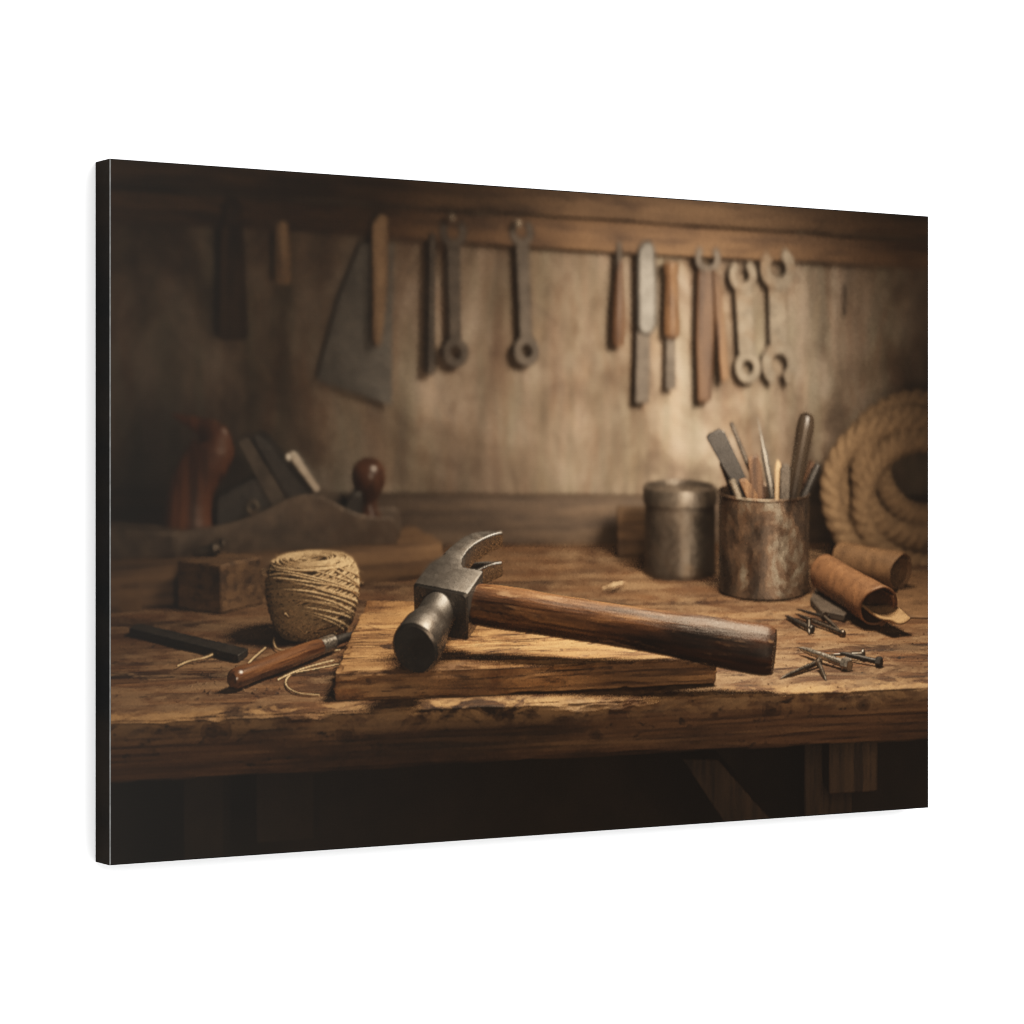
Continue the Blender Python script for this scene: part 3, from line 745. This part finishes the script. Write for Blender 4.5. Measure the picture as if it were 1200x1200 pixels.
roll('leather_roll', 'tan rolled leather with a pale flap sticking out, nearest the nails', on(966, 672, .024), on(1030, 711, .021), .0205, 'leather', True, .55)
roll('leather_roll', 'brown rolled leather lying behind the tan roll', on(985, 655, .02), on(1056, 670, .02), .0195, 'leather2', False, .25)
ls = item('leather_sheet', 'flat brown leather sheet at the right edge')
q = [on(x, y, .002) for x, y in ((1040, 722), (1120, 724), (1120, 668), (1062, 672))]
add(ls, '', ([(p.x, p.y, .0003) for p in q] + [(p.x, p.y, .0025) for p in q], [(3, 2, 1, 0), (4, 5, 6, 7), (0, 1, 5, 4), (1, 2, 6, 5), (2, 3, 7, 6), (3, 0, 4, 7)]), MT['leather2'], bev=.0008)
sp = item('leather_scrap', 'dark scrap lying under the tan leather roll')
q = [on(x, y, .006) for x, y in ((950, 702), (957, 690), (970, 688), (1002, 714), (990, 722), (962, 716))]
add(sp, '', ([(p.x, p.y, .0003) for p in q] + [(p.x, p.y, .0075) for p in q], [tuple(reversed(range(6))), tuple(range(6, 12))] + [(i, (i + 1) % 6, (i + 1) % 6 + 6, i + 6) for i in range(6)]), MT['scrap'], bev=.0015)


def nail(label, tip, head, r, hd=2.0, name='nail', mt='nail', hexa=False):
    it = item(name, label); a, c = on(*tip), on(*head); L_ = (c - a).length
    add(it, '', lathe([(.0002, 0), (r * .6, L_ * .09), (r * .9, L_ * .25), (r, L_ * .93), (r * 1.02, L_ * .955)], 12), MT[mt], along(a, c), angle=50)
    add(it, '', lathe([(r * .9, L_ * .93), (r * hd, L_ * .945), (r * hd, L_ * (.985 + (.05 if hexa else 0))), (r * hd * .8, L_ * (1.0 + (.06 if hexa else 0))), (.0001, L_ * (1.0 + (.06 if hexa else 0)))], 6 if hexa else 16), MT[mt], along(a, c), angle=30)


nail('dark nail of the upper heap pointing left', (920, 721, .003), (953, 738, .004), .0023, 1.5, mt='black')
nail('long nail across the upper heap', (932, 719, .004), (990, 743, .003), .0021, 1.6)
nail('thin nail at the back of the upper heap', (934, 714, .004), (972, 724, .006), .0016, 1.8, mt='black')
nail('nail of the upper heap with its head raised', (986, 741, .003), (966, 722, .009), .0021, 2.1)
nail('short nail at the front of the upper heap', (949, 743, .001), (949, 727, .009), .0021, 1.6)
nail('bright thick bolt lying on the nails of the lower heap', (936, 759, .006), (993, 779, .005), .0033, 1.8, 'bolt', 'bright', True)
nail('long nail pointing to the front left', (914, 796, .001), (962, 775, .004), .0023, 1.6)
nail('short nail beneath the bright bolt', (969, 798, .001), (960, 776, .006), .0021, 1.6)
nail('dark bolt at the right of the lower heap', (984, 765, .005), (1031, 776, .004), .0024, 2.0, 'bolt', 'black', True)
nail('thin nail behind the dark bolt', (968, 768, .002), (1014, 766, .006), .0016, 2.4, mt='nail')
rnd = random.Random(7)
ch = item('wood_shaving', 'pale curled shaving on the bench behind the handle')
add(ch, '', tube([on(707, 690, .003), on(718, 687, .006), on(734, 682, .004)], [.0012, .003, .001], 6), MT['peg'])
ch = item('wood_chip', 'small crumbs and chips scattered on the bench')
bits = []
for i in range(290):
    if i < 60 or i > 200: x, y = rnd.uniform(640, 900) + (i > 250) * 160, rnd.uniform(682, 722)
    elif i < 105: x, y = rnd.uniform(225, 330), rnd.uniform(772, 812)
    else: x, y = rnd.uniform(900, 1085), rnd.uniform(735, 808)
    p = on(x, y, .0008); s_ = rnd.uniform(.0005, .0019) * (.7 if i > 104 else 1); a = rnd.random() * 3.14
    e1 = Vector((math.cos(a), math.sin(a), 0)) * s_ * rnd.uniform(1, 2.6); e2 = Vector((-math.sin(a), math.cos(a), 0)) * s_; e3 = Vector((0, 0, s_ * .7))
    bits.append(([p + e1 - e3, p - e1 - e3, p + e2 - e3, p - e2 - e3, p + e3 + e1 * .2], [(0, 2, 4), (2, 1, 4), (1, 3, 4), (3, 0, 4), (0, 3, 1, 2)]))
add(ch, '', join(*bits), MT['bench'], smooth=False)

# ---- workshop light: an added warm key lamp over the bench, a soft glow on the wall, a little air
ww = bpy.data.worlds.new('workshop air'); W.world = ww; ww.use_nodes = True
ww.node_tree.nodes['Background'].inputs[0].default_value = (1, .86, .7, 1); ww.node_tree.nodes['Background'].inputs[1].default_value = .045


def spot(name, loc, aim, power, ang, blend, size, col):
    l = bpy.data.lights.new(name, 'SPOT'); l.energy = power; l.spot_size = R(ang); l.spot_blend = blend; l.shadow_soft_size = size; l.color = col
    o = bpy.data.objects.new(name, l); o.location = loc; o.rotation_euler = (Vector(aim) - Vector(loc)).to_track_quat('-Z', 'Y').to_euler(); W.collection.objects.link(o)


WARM = (1, .77, .55)
key_lamp = area_lamp('window', (.19, 1.62, .62), (.08, 1.58, 0), .22, 5.4, WARM, W); key_lamp.data.spread = R(98)   # added key lamp high over the bench, no real window
spot('wall glow', (.42, 1.2, .52), (.11, 2.14, .12), 172.0, 33, 1.0, .13, (1, .805, .62))
area_lamp('front fill', (.24, .6, .2), (.08, 1.5, -.02), .34, 4.4, (1, .73, .5), W)

# ------------------------------------------------------------------ exposing the print
YG = 1.2                                            # the ground glass stands between eye and bench
gm = bpy.data.materials.new('ground glass'); gm.use_nodes = True; nt = gm.node_tree; nt.nodes.clear()
out = nt.nodes.new('ShaderNodeOutputMaterial'); rf = nt.nodes.new('ShaderNodeBsdfRefraction')
rf.inputs['IOR'].default_value = 1.0; rf.inputs['Roughness'].default_value = 0.0; nt.links.new(rf.outputs[0], out.inputs[0])
plate = bpy.data.images.new('plate', PRINT_W, PRINT_H, float_buffer=True)
tx = nt.nodes.new('ShaderNodeTexImage'); tx.image = plate; nt.nodes.active = tx
gx, z0, z1 = .75 * YG / FOC, EYE_Z - (1 - HZ) * YG / FOC, EYE_Z - (0 - HZ) * YG / FOC
gme = bpy.data.meshes.new('glass'); gme.from_pydata([(-gx, YG, z0), (gx, YG, z0), (gx, YG, z1), (-gx, YG, z1)], [], [(0, 1, 2, 3)])
uv = gme.uv_layers.new(name='UVMap')
for i, c in enumerate(((0, 0), (1, 0), (1, 1), (0, 1))): uv.data[i].uv = c
gme.materials.append(gm); glass = bpy.data.objects.new('glass', gme); W.collection.objects.link(glass)
glass.visible_shadow = glass.visible_diffuse = glass.visible_glossy = glass.visible_transmission = False
eye = bpy.data.objects.new('eye', bpy.data.cameras.new('eye')); W.collection.objects.link(eye); W.camera = eye
eye.rotation_euler = (R(90), 0, 0)
W.render.engine = 'CYCLES'; W.cycles.device = 'CPU'; W.cycles.samples = SAMPLES; W.cycles.use_denoising = False
W.cycles.max_bounces = 3; W.cycles.diffuse_bounces = 1; W.cycles.glossy_bounces = 1; W.cycles.sample_clamp_indirect = 2.0
W.cycles.use_light_tree = False; W.render.bake.view_from = 'ACTIVE_CAMERA'
APERTURE, YFOC = .0108, 1.58
win = bpy.context.window or bpy.context.window_manager.windows[0]
win.scene = W
vl = W.view_layers[0]
acc = np.zeros((PRINT_H, PRINT_W, 3), np.float64); buf = np.empty(PRINT_W * PRINT_H * 4, np.float32)
keep = 1 - YG / YFOC
for i in range(LENS_POINTS):                        # one exposure per point of the lens: a real depth of field
    rr, aa = APERTURE * math.sqrt((i + .5) / LENS_POINTS), i * 2.39996
    dx, dz = rr * math.cos(aa), rr * math.sin(aa)
    eye.location = (dx, 0, EYE_Z + dz); glass.location = (dx * keep, 0, dz * keep)
    W.cycles.seed = i
    with bpy.context.temp_override(window=win, scene=W, view_layer=vl, active_object=glass, object=glass, selected_objects=[glass], selected_editable_objects=[glass]):
        vl.objects.active = glass; glass.select_set(True)
        try: bpy.ops.object.bake(type='COMBINED', margin=0, use_clear=True)
        except RuntimeError as err: print('exposure failed:', err)
    plate.pixels.foreach_get(buf); acc += buf.reshape(PRINT_H, PRINT_W, 4)[:, :, :3]
pict = (acc / LENS_POINTS)

# which item each cell of the print shows
glass.location = (0, 0, 0); glass.hide_viewport = True
dg = vl.depsgraph; dg.update()
GX, GY = 720, 480
ids = np.full((GY, GX), -1, np.int32); keys, kid = [], {}
o0 = Vector((0, 0, EYE_Z))
for j in range(GY):
    v = 1 - (j + .5) / GY
    for i in range(GX):
        s = (i + .5) / GX * 1.5
        d_ = Vector((s - .75, FOC, -(v - HZ))).normalized()
        hit, loc, nrm, fi, ob, mx = W.ray_cast(dg, o0, d_)
        if hit:
            kk = (ob['item'], ob['sub'], ob['inst'])
            if kk not in kid: kid[kk] = len(keys); keys.append(kk)
            ids[j, i] = kid[kk]
fallback = kid.setdefault((void_i, '', 0), len(keys))
if fallback == len(keys): keys.append((void_i, '', 0))
ids[ids < 0] = fallback

win.scene = S
for o in list(W.collection.objects):
    d_ = o.data; W.collection.objects.unlink(o); bpy.data.objects.remove(o)
bpy.data.scenes.remove(W); bpy.data.worlds.remove(ww); bpy.data.images.remove(plate)
for block_ in (bpy.data.meshes, bpy.data.lights, bpy.data.cameras, bpy.data.materials):
    for d_ in list(block_):
        if d_.users == 0: block_.remove(d_)

# ink: the exposure, with the matt black of ink on cloth as its darkest tone
INK_GAIN = 1.0
ink = pict * INK_GAIN


def blur(a, r):                                     # box blur run twice, for the printer's sharpening
    for _ in range(2):
        for axs in (0, 1):
            p_ = np.concatenate([np.repeat(np.take(a, [0], axs), r, axs), a, np.repeat(np.take(a, [-1], axs), r, axs)], axs)
            a = sum(np.take(p_, np.arange(q_, q_ + a.shape[axs]), axs) for q_ in range(2 * r + 1)) / (2 * r + 1)
    return a


def calm(a, r=2, sig=.085):                         # evens out grain between pixels of nearly the same tone
    l = np.log(a.mean(2) + .012); lp = np.pad(l, r, 'edge'); ap = np.pad(a, ((r, r), (r, r), (0, 0)), 'edge')
    lb = np.pad(np.log(blur(a, 1).mean(2) + .012), r, 'edge'); num, den = np.zeros_like(a), np.zeros(l.shape)
    h, w_ = l.shape
    for dy_ in range(-r, r + 1):
        for dx_ in range(-r, r + 1):
            q_ = lb[r + dy_:r + dy_ + h, r + dx_:r + dx_ + w_] - lb[r:r + h, r:r + w_]
            q2 = lp[r + dy_:r + dy_ + h, r + dx_:r + dx_ + w_] - l
            k_ = np.exp(-(q_ / sig) ** 2 / 2 - (q2 / (2.6 * sig)) ** 2 / 2 - (dx_ * dx_ + dy_ * dy_) / 4.5)
            num += k_[..., None] * ap[r + dy_:r + dy_ + h, r + dx_:r + dx_ + w_]; den += k_
    return num / den[..., None]


far = {i for i, it_ in enumerate(ITEMS) if it_[0] in ('plaster_wall', 'tool_rail', 'back_board', 'mallet_handle', 'wooden_handle', 'hand_saw', 'wooden_stick', 'round_file', 'wrench', 'screwdriver', 'big_chisel', 'chisel', 'pliers', 'wall_hook', 'rope_coil', 'hand_plane', 'plank', 'lidded_tin', 'small_box')}
fk = np.isin(ids, [k for k, kk in enumerate(keys) if kk[0] in far]).astype(float)
fk = fk[np.minimum((np.arange(PRINT_H) * GY) // PRINT_H, GY - 1)][:, np.minimum((np.arange(PRINT_W) * GX) // PRINT_W, GX - 1)][..., None]
fk = blur(fk, 2)
ink = calm(ink); ink = ink * (1 - fk) + fk * calm(blur(ink, 1), 3, .11)
soft = blur(ink, 1); ink = np.maximum(ink + .85 * (1 - fk) * (ink - soft), soft * .4)
black = np.array([.0060, .0044, .0032])
sx = np.linspace(0, 1, PRINT_W)[None, :, None]; sy = np.linspace(0, 1, PRINT_H)[:, None, None]
veil = np.array([.0135, .0135, .0128]) * np.clip(1 - sx / .5, 0, 1) ** 1.3  # pale glare haze painted into the left of the ink
ink = (1 - np.exp(-ink * 1.08)) ** 1.13 * 1.12 + black + veil * .75          # the paper's contrast, plus the black floor and painted haze
ink = np.clip(ink / LIGHT_ON_PRINT, 0, .9)
art = bpy.data.images.new('printed picture', PRINT_W, PRINT_H, float_buffer=True)
rgba = np.ones((PRINT_H, PRINT_W, 4), np.float32); rgba[:, :, :3] = ink
art.pixels.foreach_set(rgba.ravel()); art.update(); art.pack()

# ------------------------------------------------------------------ the wall and the canvas print
m, nt, b = mat('white wall paint', 0, .9)
b.inputs['Base Color'].default_value = (.9, .9, .9, 1); b.inputs['Specular IOR Level'].default_value = .1
me = bpy.data.meshes.new('wall'); me.from_pydata([(-4, 0, -2.5), (8, 0, -2.5), (8, 0, 5.5), (-4, 0, 5.5)], [], [(0, 1, 2, 3)])
me.materials.append(m); wall = bpy.data.objects.new('wall', me); S.collection.objects.link(wall); wall['kind'] = 'structure'

inkm, nt, b = mat('ink on canvas', 0, .7)
b.inputs['Specular IOR Level'].default_value = .02
t = nt.nodes.new('ShaderNodeTexImage'); t.image = art; t.interpolation = 'Cubic'; t.extension = 'EXTEND'
nt.links.new(t.outputs[0], b.inputs['Base Color'])
tc = nt.nodes.new('ShaderNodeTexCoord')
wv = nt.nodes.new('ShaderNodeTexWave'); wv.wave_type = 'BANDS'; wv.bands_direction = 'Z'; wv.inputs['Scale'].default_value = 95; wv.inputs['Distortion'].default_value = .6; wv.inputs['Detail Scale'].default_value = 3
wh = nt.nodes.new('ShaderNodeTexWave'); wh.wave_type = 'BANDS'; wh.bands_direction = 'X'; wh.inputs['Scale'].default_value = 110; wh.inputs['Distortion'].default_value = .6
for wq in (wv, wh): nt.links.new(tc.outputs['Object'], wq.inputs['Vector'])
bump(nt, b, wv.outputs['Fac'], .10, .0004); bump(nt, b, wh.outputs['Fac'], .06, .0004)

em, nt, b = mat('black wrapped edge', 0, .8)
k = noise_node(nt, (3, 3, 14), 1, 3, .5)
nt.links.new(ramp(nt, k, [(.4, (.0008, .0007, .0005)), (.65, (.006, .0036, .0019))]), b.inputs['Base Color']); b.inputs['Specular IOR Level'].default_value = .05
fm, nt, b = mat('fold with painted edge light', 0, .8)  # pale tone paints the light caught by the left edge
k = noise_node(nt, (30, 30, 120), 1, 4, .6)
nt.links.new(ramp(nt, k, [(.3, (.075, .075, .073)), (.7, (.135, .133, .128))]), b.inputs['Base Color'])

root_e = bpy.data.objects.new('canvas_print', None); S.collection.objects.link(root_e)
root_e.location = (0, -.001, PZ); root_e.empty_display_size = .1
root_e['label'] = 'black edged canvas print of a claw hammer on a workbench, hung on white wall'
root_e['category'] = 'canvas print'


def part(name, V, F, m, parent, uvs=None, label=None):
    me = bpy.data.meshes.new(name); me.from_pydata(V, [], F); me.materials.append(m); me.update()
    if uvs is not None:
        l = me.uv_layers.new(name='UVMap'); l.data.foreach_set('uv', np.asarray(uvs, np.float32).ravel())
    o = bpy.data.objects.new(name, me); S.collection.objects.link(o); o.parent = parent
    if label: o['label'] = label
    return o


hw, hh, BV = PW / 2, PH / 2, .0009
YF, YB = -PD, 0.0
V = [(-hw, YB, -hh), (hw, YB, -hh), (hw, YB, hh), (-hw, YB, hh), (-hw, YF + BV, -hh), (hw, YF + BV, -hh), (hw, YF + BV, hh), (-hw, YF + BV, hh)]
F = [(0, 4, 7, 3), (1, 2, 6, 5), (3, 7, 6, 2), (0, 1, 5, 4), (0, 3, 2, 1)]
part('wrapped_edge', V, F, em, root_e)
f = [(-hw, YF + BV, -hh), (hw, YF + BV, -hh), (hw, YF + BV, hh), (-hw, YF + BV, hh), (-hw + BV, YF, -hh + BV), (hw - BV, YF, -hh + BV), (hw - BV, YF, hh - BV), (-hw + BV, YF, hh - BV)]
part('fold', f, [(0, 1, 5, 4), (1, 2, 6, 5), (2, 3, 7, 6)], em, root_e)
part('fold', [f[0], f[4], f[7], f[3]], [(0, 1, 2, 3)], fm, root_e, label='left fold painted pale like an edge catching light')

# the printed face, cut along the outlines of what is printed on it: all pieces lie in one plane and share one ink
gx_ = np.linspace(-hw + BV, hw - BV, GX + 1); gz_ = np.linspace(-hh + BV, hh - BV, GY + 1)


def piece(k, name, parent, label=None):
    jj, ii = np.nonzero(ids == k)
    if len(jj) == 0: return None
    c = np.stack([jj * (GX + 1) + ii, jj * (GX + 1) + ii + 1, (jj + 1) * (GX + 1) + ii + 1, (jj + 1) * (GX + 1) + ii], 1)
    un, inv = np.unique(c, return_inverse=True); inv = inv.reshape(c.shape)
    vi, vj = un % (GX + 1), un // (GX + 1)
    V = np.stack([gx_[vi], np.full(len(un), YF), gz_[vj]], 1)
    uvs = np.stack([(gx_[vi] + hw) / PW, (gz_[vj] + hh) / PH], 1)[inv.ravel()]
    return part(name, V.tolist(), inv.tolist(), inkm, parent, uvs, label)


by_item = {}
for k, (it, sub, inst) in enumerate(keys): by_item.setdefault(it, []).append((k, sub))
for it in sorted(by_item):
    name, label, _ = ITEMS[it]; subs = by_item[it]
    if len(subs) == 1 and not subs[0][1]:
        o = piece(subs[0][0], name, root_e, label)
        if name == 'wood_chip': o['kind'] = 'stuff'
    else:
        e = bpy.data.objects.new(name, None); S.collection.objects.link(e); e.parent = root_e; e['label'] = label; e.empty_display_size = .05
        for k, sub in subs: piece(k, sub or name, e)
